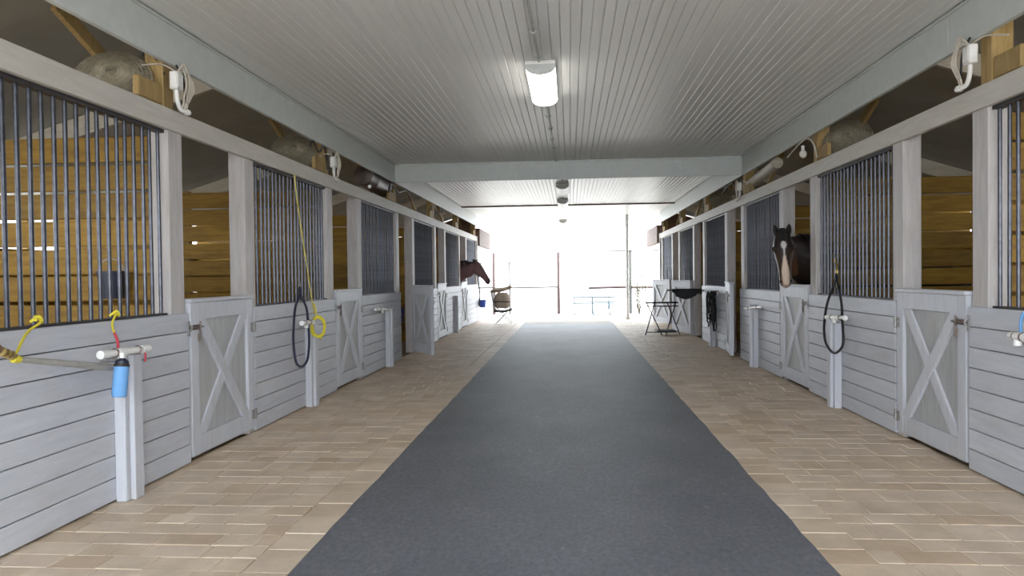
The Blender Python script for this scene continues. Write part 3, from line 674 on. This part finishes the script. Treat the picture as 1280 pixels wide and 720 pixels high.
# fans above the grilles, tipped down into the stalls
def fan(c, axis, r, label):
    c = Vector(c); t = thing('stall_fan', c-Vector((0, 0, r)), label, 'fan', 'dusty fans above the stall fronts')
    q = Vector(axis).to_track_quat('Z', 'Y').to_matrix().to_4x4(); m = Matrix.Translation(c) @ q
    g = G(); g.lathe([(r, -.05), (r*1.02, -.03), (r*1.02, .06), (r, .08), (r*.97, .08), (r*.97, -.05), (r, -.05)], m, 32, False); g.build('shroud', 'fan', t, True)
    def cage(z, bulge):
        g = G()
        for k in range(9):
            rr_ = r*(k+1)/9; zz = z+bulge*(1-((k+1)/9)**2)
            g.tube([m @ Vector((rr_*math.cos(a), rr_*math.sin(a), zz)) for a in [2*math.pi*i/24 for i in range(24)]], .0045, 4, 1, True)
        for i in range(64):
            a = 2*math.pi*i/64; g.tube([m @ Vector((rr_*f*math.cos(a), rr_*f*math.sin(a), z+bulge*(1-f*f))) for rr_ in (r,) for f in (.15, .45, .75, 1)], .0042, 4, 1)
        return g
    cage(-.05, -.07).build('rear_cage', 'fan', t); cage(.08, .05).build('front_cage', 'fan', t)
    g = G(); g.lathe([(.0, -.10), (.06, -.095), (.07, -.06), (.07, .0), (.03, .01), (.03, .05), (0, .055)], m, 16); g.build('motor', 'fan', t, True)
    for i in range(4):
        a = 2*math.pi*i/4; g = G(); mm = m @ Matrix.Rotation(a, 4, 'Z') @ Matrix.Rotation(R(25), 4, 'X'); rr_ = r*.9
        g.loft([[mm @ Vector((x, y*wd, zz)) for (y, zz) in ((-1, 0), (1, 0), (1, .004), (-1, .004))] for x, wd in ((.03, .03), (rr_*.4, .07), (rr_*.8, .09), (rr_, .05))]); g.build('blade', 'fanblade', t)
    g = G(); mount = c+Vector((0, .0, .0)); g.tube([m @ Vector((r+.0, 0, .0)), m @ Vector((r+.02, 0, -.02)), m @ Vector((r+.025, 0, .05))], .014, 8, 4); g.build('yoke', 'fan', t, True)
    return t
fan(W('left', 4.50, 2.66, -.34), (-.30, .80, -.50), .25, 'dusty beige fan above the nearest left grille')
fan(W('left', 7.55, 2.70, -.34), (-.30, .80, -.50), .25, 'dusty beige fan above the second left grille')
fan(W('right', 7.58, 2.70, -.34), (.45, .70, -.55), .26, 'dusty beige round fan above the right grille with the black lead')
fan(W('right', 13.7, 2.76, -.32), (.4, .7, -.5), .22, 'dusty fan above the tangled halters on the far right')
# dark drum and pale rolled tube
a, b = W('left', 10.15, 2.84, -.22), W('left', 11.30, 2.79, -.22)
t = thing('dark_drum', (a+b)/2-Vector((0, 0, .15)), 'dark brown drum lying above the third left grille', 'drum')
d = (b-a).normalized(); m = Matrix.Translation(a) @ d.to_track_quat('Z', 'Y').to_matrix().to_4x4(); L = (b-a).length
g = G(); g.lathe([(0, 0), (.12, .0), (.15, .02), (.15, L*.3), (.157, L*.32), (.15, L*.34), (.15, L-.02), (.12, L), (0, L)], m, 20); g.build('body', 'drum', t, True)
g = G(); g.ball(W('left', 10.5, 2.72, .05), .028, 8); g.build('white_cap', 'white', t, True)
a, b = W('right', 11.75, 2.74, -.13), W('right', 10.05, 2.86, -.13)
t = thing('rolled_tube', (a+b)/2-Vector((0, 0, .08)), 'pale rolled tube leaning above the blazed horse', 'tube')
d = (b-a).normalized(); m = Matrix.Translation(a) @ d.to_track_quat('Z', 'Y').to_matrix().to_4x4(); L = (b-a).length
g = G(); g.lathe([(.055, 0), (.075, .005), (.075, L), (.055, L), (.05, L-.03)], m, 18); g.build('roll', 'rafter', t, True)
g = G(); g.lathe([(.077, L*.5), (.079, L*.5+.02), (.077, L*.5+.04)], m, 18, False); g.build('band', 'cable', t)

# buckets
def bucket(c, r, h, mat, label):
    c = Vector(c); t = thing('bucket', c, label, 'bucket', 'plastic buckets')
    g = G(); m = Matrix.Translation(c); g.lathe([(0, 0), (r*.8, 0), (r*.97, h*.93), (r*1.06, h*.93), (r*1.06, h), (r*.95, h), (r*.78, .012), (0, .012)], m, 20, False); g.build('pail', mat, t, True)
    g = G(); g.tube([c+Vector((r*math.cos(a), -.01, h*.95+r*1.0*math.sin(a))) for a in [math.pi*i/8 for i in range(9)]], .005, 6, 2); g.build('bail_handle', 'hinge', t)
bucket((-3.33, 5.127, 1.27), .10, .20, 'darkbucket', 'dark bucket on the planks behind the nearest left bars')
bucket((-3.72, 15.632, .42), .15, .30, 'bluebucket', 'bright blue bucket inside the open stall on the left')
c = W('left', 24.0, .25, .0); bucket((-2.737, 22.95, .42), .12, .24, 'bluebucket', 'blue bucket at the far left corner by the exit')
g = G(); g.tube([(-2.80, 22.55, 1.42), (-2.79, 22.55, 1.1), (-2.76, 22.52, .8), (-2.79, 22.5, .55), (-2.76, 22.55, .45)], .028, 6, 4, flat=.5); tag(g.build('hanging_strap', 'black', smooth=True), 'black strap hanging beside the profile horse at the left end post', 'strap')

# ------------------------------------------------------------------ horses
def bake_remesh(g, voxel, smooth_it=6):
    me = g.mesh('tmp', None); o = bpy.data.objects.new('tmp', me); COL.objects.link(o)
    m = o.modifiers.new('r', 'REMESH'); m.mode = 'VOXEL'; m.voxel_size = voxel
    sm = o.modifiers.new('s', 'SMOOTH'); sm.iterations = smooth_it; sm.factor = .5
    dg = bpy.context.evaluated_depsgraph_get(); ev = o.evaluated_get(dg); out = bpy.data.meshes.new_from_object(ev, depsgraph=dg)
    bpy.data.objects.remove(o); bpy.data.meshes.remove(me); return out
def sweep(g, secs, lat, n=18, e=2.2):
    """secs: (point, half width, half height, up-ish vector); lat: sideways vector of every ring or one for all"""
    rings = []
    for i, (p, rw, rh, up) in enumerate(secs):
        a = Vector(secs[max(0, i-1)][0]); b = Vector(secs[min(len(secs)-1, i+1)][0]); d = (b-a).normalized(); u = Vector(up); u = (u-d*u.dot(d)).normalized(); sd_ = d.cross(u)
        rings.append(g.ring(Vector(p), sd_, u, rw, rh, n, e))
    g.loft(rings)
def horse(label, base, fwd, neck, poll, hdir, hfront, coat_fn, voxel, eye_r=.02, ear_dir=0, hl=.64):
    """base: withers point on the floor; fwd: body direction; neck: list of (point, w, h); head: poll, axis poll->muzzle, facing normal"""
    base = Vector(base); f = Vector((fwd[0], fwd[1], 0)).normalized(); l_ = Vector((-f.y, f.x, 0)); up = Vector((0, 0, 1))
    t = thing('horse', base, label, 'horse'); g = G()
    P = lambda a, b, z: base+f*a+l_*b+up*z
    sweep(g, [(P(-1.42, 0, 1.22), .10, .12, up), (P(-1.33, 0, 1.20), .20, .22, up), (P(-1.12, 0, 1.19), .27, .29, up), (P(-.75, 0, 1.15), .27, .30, up), (P(-.4, 0, 1.12), .28, .32, up), (P(-.1, 0, 1.14), .25, .34, up), (P(.12, 0, 1.15), .21, .31, up), (P(.25, 0, 1.14), .14, .20, up)], None, 20)
    for b in (-.14, .14):                                     # fore legs: forearm, knee, cannon, fetlock, hoof
        sweep(g, [(P(.02, b, 1.0), .09, .13, f), (P(.03, b, .75), .065, .085, f), (P(.04, b, .50), .045, .055, f), (P(.045, b, .44), .046, .056, f), (P(.03, b, .36), .032, .04, f), (P(.03, b, .18), .030, .036, f), (P(.04, b, .12), .038, .045, f), (P(.08, b, .06), .045, .055, f), (P(.09, b, .0), .058, .07, f)], None, 12)
        sweep(g, [(P(-1.08, b, 1.05), .12, .22, f), (P(-1.06, b, .82), .09, .16, f), (P(-1.15, b, .62), .055, .08, f), (P(-1.24, b, .50), .045, .07, f), (P(-1.22, b, .38), .034, .045, f), (P(-1.20, b, .18), .032, .04, f), (P(-1.19, b, .12), .04, .048, f), (P(-1.15, b, .06), .046, .056, f), (P(-1.13, b, 0), .058, .07, f)], None, 12)
    hd = Vector(hdir).normalized(); hf = Vector(hfront); hf = (hf-hd*hf.dot(hd)).normalized(); hs = hd.cross(hf); poll = Vector(poll)
    H = lambda a, b, c: poll+hd*(a*hl)+hs*b+hf*c
    # neck: flattened ovals that end inside the head
    secs = [(Vector(p), rw, rh, up) for p, rw, rh in neck]
    sweep(g, secs, None, 18)
    hs_secs = [(-.06, .060, .065, -.06), (.03, .090, .105, -.06), (.14, .112, .140, -.08), (.27, .120, .158, -.095), (.40, .106, .145, -.09), (.55, .086, .115, -.072), (.70, .074, .092, -.056), (.83, .076, .088, -.056), (.94, .070, .080, -.060), (1.0, .052, .058, -.062)]
    g.loft([g.ring(H(a, 0, c), hs, hf, rw, rh, 20, 2.6 if .1 < a < .8 else 2.2) for a, rw, rh, c in hs_secs])
    for b in (-1, 1):
        g.ball(H(.29, b*.095, .0), .040, 10, (1, 1, 1))      # brow
        g.ball(H(.90, b*.048, -.012), .034, 8)               # nostril rims
        # ears
        tip = H(-.22, b*.088, -.05+.02*ear_dir); root = H(.04, b*.062, -.055)
        g.loft([g.ring(root.lerp(tip, q), hs, hf, rw, rw*.75, 10) for q, rw in ((-.1, .026), (.25, .042), (.55, .040), (.8, .024), (1, .005))])
    g.ball(H(.99, 0, -.085), .035, 8)                        # lower lip
    me = bake_remesh(g, voxel)
    me.polygons.foreach_set('use_smooth', [True]*len(me.polygons))
    col = me.attributes.new('coat', 'FLOAT_COLOR', 'POINT'); buf = []
    for v in me.vertices:
        p = v.co-poll; a = p.dot(hd)/hl; b = p.dot(hs); c = p.dot(hf); near = (-.35 < a < 1.15 and abs(b) < .16 and -.25 < c < .12)
        buf += list(coat_fn(a, b, c, near, v.co, v.normal.dot(hf)))+[1.0]
    col.data.foreach_set('color', buf)
    me.materials.append(M['coat'])
    for v in me.vertices: v.co -= base
    link('body', me, base, t)
    for b in (-1, 1):
        g = G(); g.ball(H(.28, b*.120, .010), eye_r, 10); g.build('eye', 'eye', t, True)
        g = G(); g.ball(H(.915, b*.056, .008), .014, 8, (1, 1, 1)); g.build('nostril', 'eye', t, True)
    # mane along the crest and forelock
    g = G(); rnd = random.Random(2); N = len(neck)
    for i in range(46):
        q = i/45*(N-1.9); k = min(int(q), N-2); fr = q-k
        p = Vector(neck[k][0]).lerp(Vector(neck[k+1][0]), fr); rh = neck[k][2]+(neck[k+1][2]-neck[k][2])*fr; rw = neck[k][1]+(neck[k+1][1]-neck[k][1])*fr
        d = (Vector(neck[k+1][0])-Vector(neck[k][0])).normalized(); u = (up-d*d.z).normalized(); sd_ = d.cross(u)
        top = p+u*(rh*1.0); L = rnd.uniform(.7, 1.0); sg = 1 if rnd.random() < .8 else -1
        g.tube([top-u*.015, top+sd_*sg*.03+u*.012, top+sd_*sg*(rw*.85)-u*(rh*.4*L)+d*rnd.uniform(-.02, .02), top+sd_*sg*(rw*1.06)-u*(rh*.95*L)+d*rnd.uniform(-.03, .03)], lambda z: .017*(1-z)+.003, 5, 3)
    mn = g.build('mane', 'mane', t, True); mn['kind'] = 'stuff'
    g = G()
    for i in range(9):
        b = -.04+.01*i; g.tube([H(-.10, b*.6, -.02), H(-.03, b, .045), H(.08, b*1.2, .065), H(.10+.1*rnd.random(), b*1.1, .063)], lambda z: .011*(1-z)+.002, 5, 3)
    fl = g.build('forelock', 'mane', t, True); fl['kind'] = 'stuff'
    return t
def coat_blaze(a, b, c, near, p, nf):
    base = Vector((.016, .008, .006)); 
    if near:
        base = Vector((.018, .010, .008)).lerp(Vector((.075, .034, .016)), max(0, min(1, (a-.25)/.3))*max(0, min(1, (abs(b)-.03)/.04)))
        if a < -.02: base = Vector((.012, .008, .008))
        wd = -1
        if .16 < a < .30: wd = .026*math.sin((a-.14)/.18*math.pi)+.006
        elif .30 <= a < .42: wd = .008
        elif .42 <= a <= 1.06: wd = .010+.034*min(1, (a-.42)/.30)
        if wd > 0 and nf > .05:
            k = max(0, min(1, (wd-abs(b))/.008+.5)); base = base.lerp(Vector((.62, .48, .38)) if a > .42 else Vector((.60, .56, .55)), k)
        if a > .80 and abs(b) > .03:
            k = min(1, (a-.80)/.1); base = base.lerp(Vector((.16, .10, .09)), k*.6)
        if a > .98: base = base.lerp(Vector((.40, .30, .27)), .7)
    elif p.z < .5: base = Vector((.010, .008, .008))
    return base
def coat_bay(a, b, c, near, p, nf):
    base = Vector((.20, .105, .110))
    if near and a > .8: base = base.lerp(Vector((.08, .045, .05)), min(1, (a-.8)/.2))
    if near and a < -.05: base = Vector((.06, .03, .033))
    if p.z < .5: base = Vector((.012, .009, .009))
    return base
# dark horse with a blaze, looking at the camera over the right-hand half door
poll = Vector((2.59, 9.20, 1.875))
horse('dark bay horse with white blaze looking over the right half door', (3.88, 10.0, 0), (-1, -.12, 0),
      [((3.85, 9.98, 1.20), .19, .38), ((3.55, 9.88, 1.36), .17, .35), ((3.25, 9.72, 1.46), .15, .35), ((3.00, 9.54, 1.53), .135, .33), ((2.80, 9.41, 1.61), .12, .27), ((2.61, 9.27, 1.74), .085, .12)],
      poll, (.02, -.16, -1.0), (-.22, -1, .0), coat_blaze, .014)
# brown horse in profile out of the far left stall
horse('brown horse in profile reaching out of the far left stall', (-3.95, 20.05, 0), (1, 0, 0),
      [((-3.9, 20.05, 1.22), .19, .38), ((-3.55, 20.05, 1.34), .17, .35), ((-3.2, 20.03, 1.45), .15, .31), ((-2.92, 20.0, 1.57), .13, .245), ((-2.72, 19.98, 1.61), .115, .22), ((-2.56, 19.98, 1.70), .085, .11)],
      (-2.52, 19.98, 1.80), (.56, -.02, -.83), (.83, 0, .56), coat_bay, .018, hl=.68)

# ------------------------------------------------------------------ by the exit and outdoors
c = Vector((-1.98, 21.75, 0)); t = thing('camp_chair', c, 'folding chair with dark sling seat by the left exit', 'chair')
for dy in (-.24, .24):
    rod(t, 'leg', c+Vector((-.20, dy, .0)), c+Vector((.24, dy, .46)), .012, 'conduit'); rod(t, 'leg', c+Vector((.26, dy, .0)), c+Vector((-.26, dy, .50)), .012, 'conduit')
    rod(t, 'back_post', c+Vector((-.20, dy, .40)), c+Vector((-.36, dy, 1.0)), .012, 'conduit'); rod(t, 'armrest', c+Vector((-.30, dy, .66)), c+Vector((.22, dy, .64)), .016, 'sling')
g = G(); g.loft([[c+Vector((x, y, z)) for y, z in ((-.24, z0), (-.1, z0-.05), (.1, z0-.05), (.24, z0), (.24, z0-.02), (.1, z0-.07), (-.1, z0-.07), (-.24, z0-.02))] for x, z0 in ((-.26, .40), (.0, .38), (.26, .44))]); g.build('seat', 'sling', t)
g = G(); g.bar(c+Vector((-.24, 0, .40)), c+Vector((-.35, 0, .98)), .46, .02, (1, 0, 0)); g.build('backrest', 'sling', t)
g = G(); rings = []
for i in range(9):
    q = i/8; z = .445+.46*q; r_ = .24*math.sin(math.pi*(.18+.72*q))**.6
    rings.append([c+Vector((-.02+.10*q*0+r_*1.05*math.cos(a)+.02*math.sin(3*a), r_*.95*math.sin(a), z+.015*math.sin(2*a))) for a in [2*math.pi*k/16 for k in range(16)]])
g.loft(rings); tag(g.build('canvas_sack', 'tan', smooth=True), 'tan canvas sack sitting on the folding chair by the exit', 'sack')
g = G(); g.tube([c+Vector((-.33, .05, .96)), c+Vector((-.1, .02, .97)), c+Vector((.12, -.02, 1.03)), c+Vector((.26, -.03, 1.09))], .055, 10, 4); tag(g.build('rolled_blanket', 'tan', smooth=True), 'tan rolled blanket laid over the folding chair back', 'blanket')

# paddock fence across the yard
FY = 27.6; t = thing('paddock_fence', (0, FY, -.045), 'pale washed-out paddock fence across the yard', 'fence')
for x in (-5.6, -2.85, -2.25, -.42, 2.25, 4.9, 7.6):
    top = 2.25 if x in (-.42, 2.25, -2.85) else 1.9
    g = G(); g.cyl((x, FY, -.05), (x, FY, top), .06 if x != -2.25 else .035, n=10); g.lathe([(.06, top), (.045, top+.03), (0, top+.04)], Matrix.Translation((x, FY, 0)), 10); g.build('post', 'redpost' if x not in (2.25, -2.25) else 'greypost', t, True)
for z, r_, x0, x1, m_ in ((.92, .05, .7, 2.2, 'redpost'), (.95, .035, -2.8, -.45, 'greypost'), (2.28, .03, .9, 4.9, 'greypost'), (.92, .05, 2.3, 7.6, 'redpost'), (.95, .04, -5.6, -2.9, 'greypost')):
    g = G(); g.cyl((x0, FY-.05, z), (x1, FY-.05, z+.02), r_, n=8); g.build('rail', m_, t, True)
c = Vector((.88, 27.0, -.045)); t = thing('metal_bench', c, 'low blue-grey metal picnic bench in the bright yard', 'bench')
g = G(); g.cbox(c.x-.78, c.x+.80, c.y+.1, c.y+.45, .56, .60, .005); g.build('table_top', 'paleblue', t)
for dy, z in ((-.35, .36), (.9, .36)): g = G(); g.cbox(c.x-.76, c.x+.78, c.y+dy-.12, c.y+dy+.12, z, z+.035, .005); g.build('seat_plank', 'paleblue', t)
for x in (-.72, -.05, .55):
    for a, b in (((-.38, -.045), (.3, .56)), ((.95, -.045), (.25, .56))): rod(t, 'leg', c+Vector((x, a[0], a[1]+.045)), Vector((c.x+x, c.y+b[0], b[1])), .022, 'paleblue')
    rod(t, 'cross_bar', Vector((c.x+x, c.y-.4, .33)), Vector((c.x+x, c.y+.95, .33)), .02, 'paleblue')
g = G(); g.cyl((1.80, 23.2, -.04), (1.80, 23.2, 2.9), .045, n=12); g.cyl((1.80, 23.2, -.04), (1.80, 23.2, .08), .07, n=12); g.cyl((1.80, 23.2, 2.88), (1.80, 23.2, CEIL-.001), .055, n=12)
tag(g.build('porch_post', 'pvc', smooth=True), 'slim pale post holding up the porch roof right of the exit', 'post')
# shrub by the exit
c = Vector((2.5, 26.9, -.045)); t = thing('leafy_shrub', c, 'washed-out leafy shrub beyond the right side of the exit', 'shrub'); rnd = random.Random(4)
g = G()
for i in range(6): g.tube([c, c+Vector((rnd.uniform(-.15, .15), rnd.uniform(-.15, .15), .7)), c+Vector((rnd.uniform(-.3, .3), rnd.uniform(-.3, .3), rnd.uniform(1.2, 1.9)))], lambda q: .02-.014*q, 5, 3)
g.build('stem', 'redpost', t)
g = G()
for i in range(700):
    z = .1+1.8*rnd.random()**.8; p = c+Vector((rnd.gauss(0, .17), rnd.gauss(0, .17), z)); d = Vector((rnd.uniform(-1, 1), rnd.uniform(-1, 1), rnd.uniform(-.6, .9))).normalized(); u = d.orthogonal().normalized(); L = rnd.uniform(.05, .09)
    g.add([p, p+d*L*.5+u*L*.28, p+d*L, p+d*L*.5-u*L*.28], [[0, 1, 2, 3]])
o = g.build('foliage', 'leaf', t); o['kind'] = 'stuff'
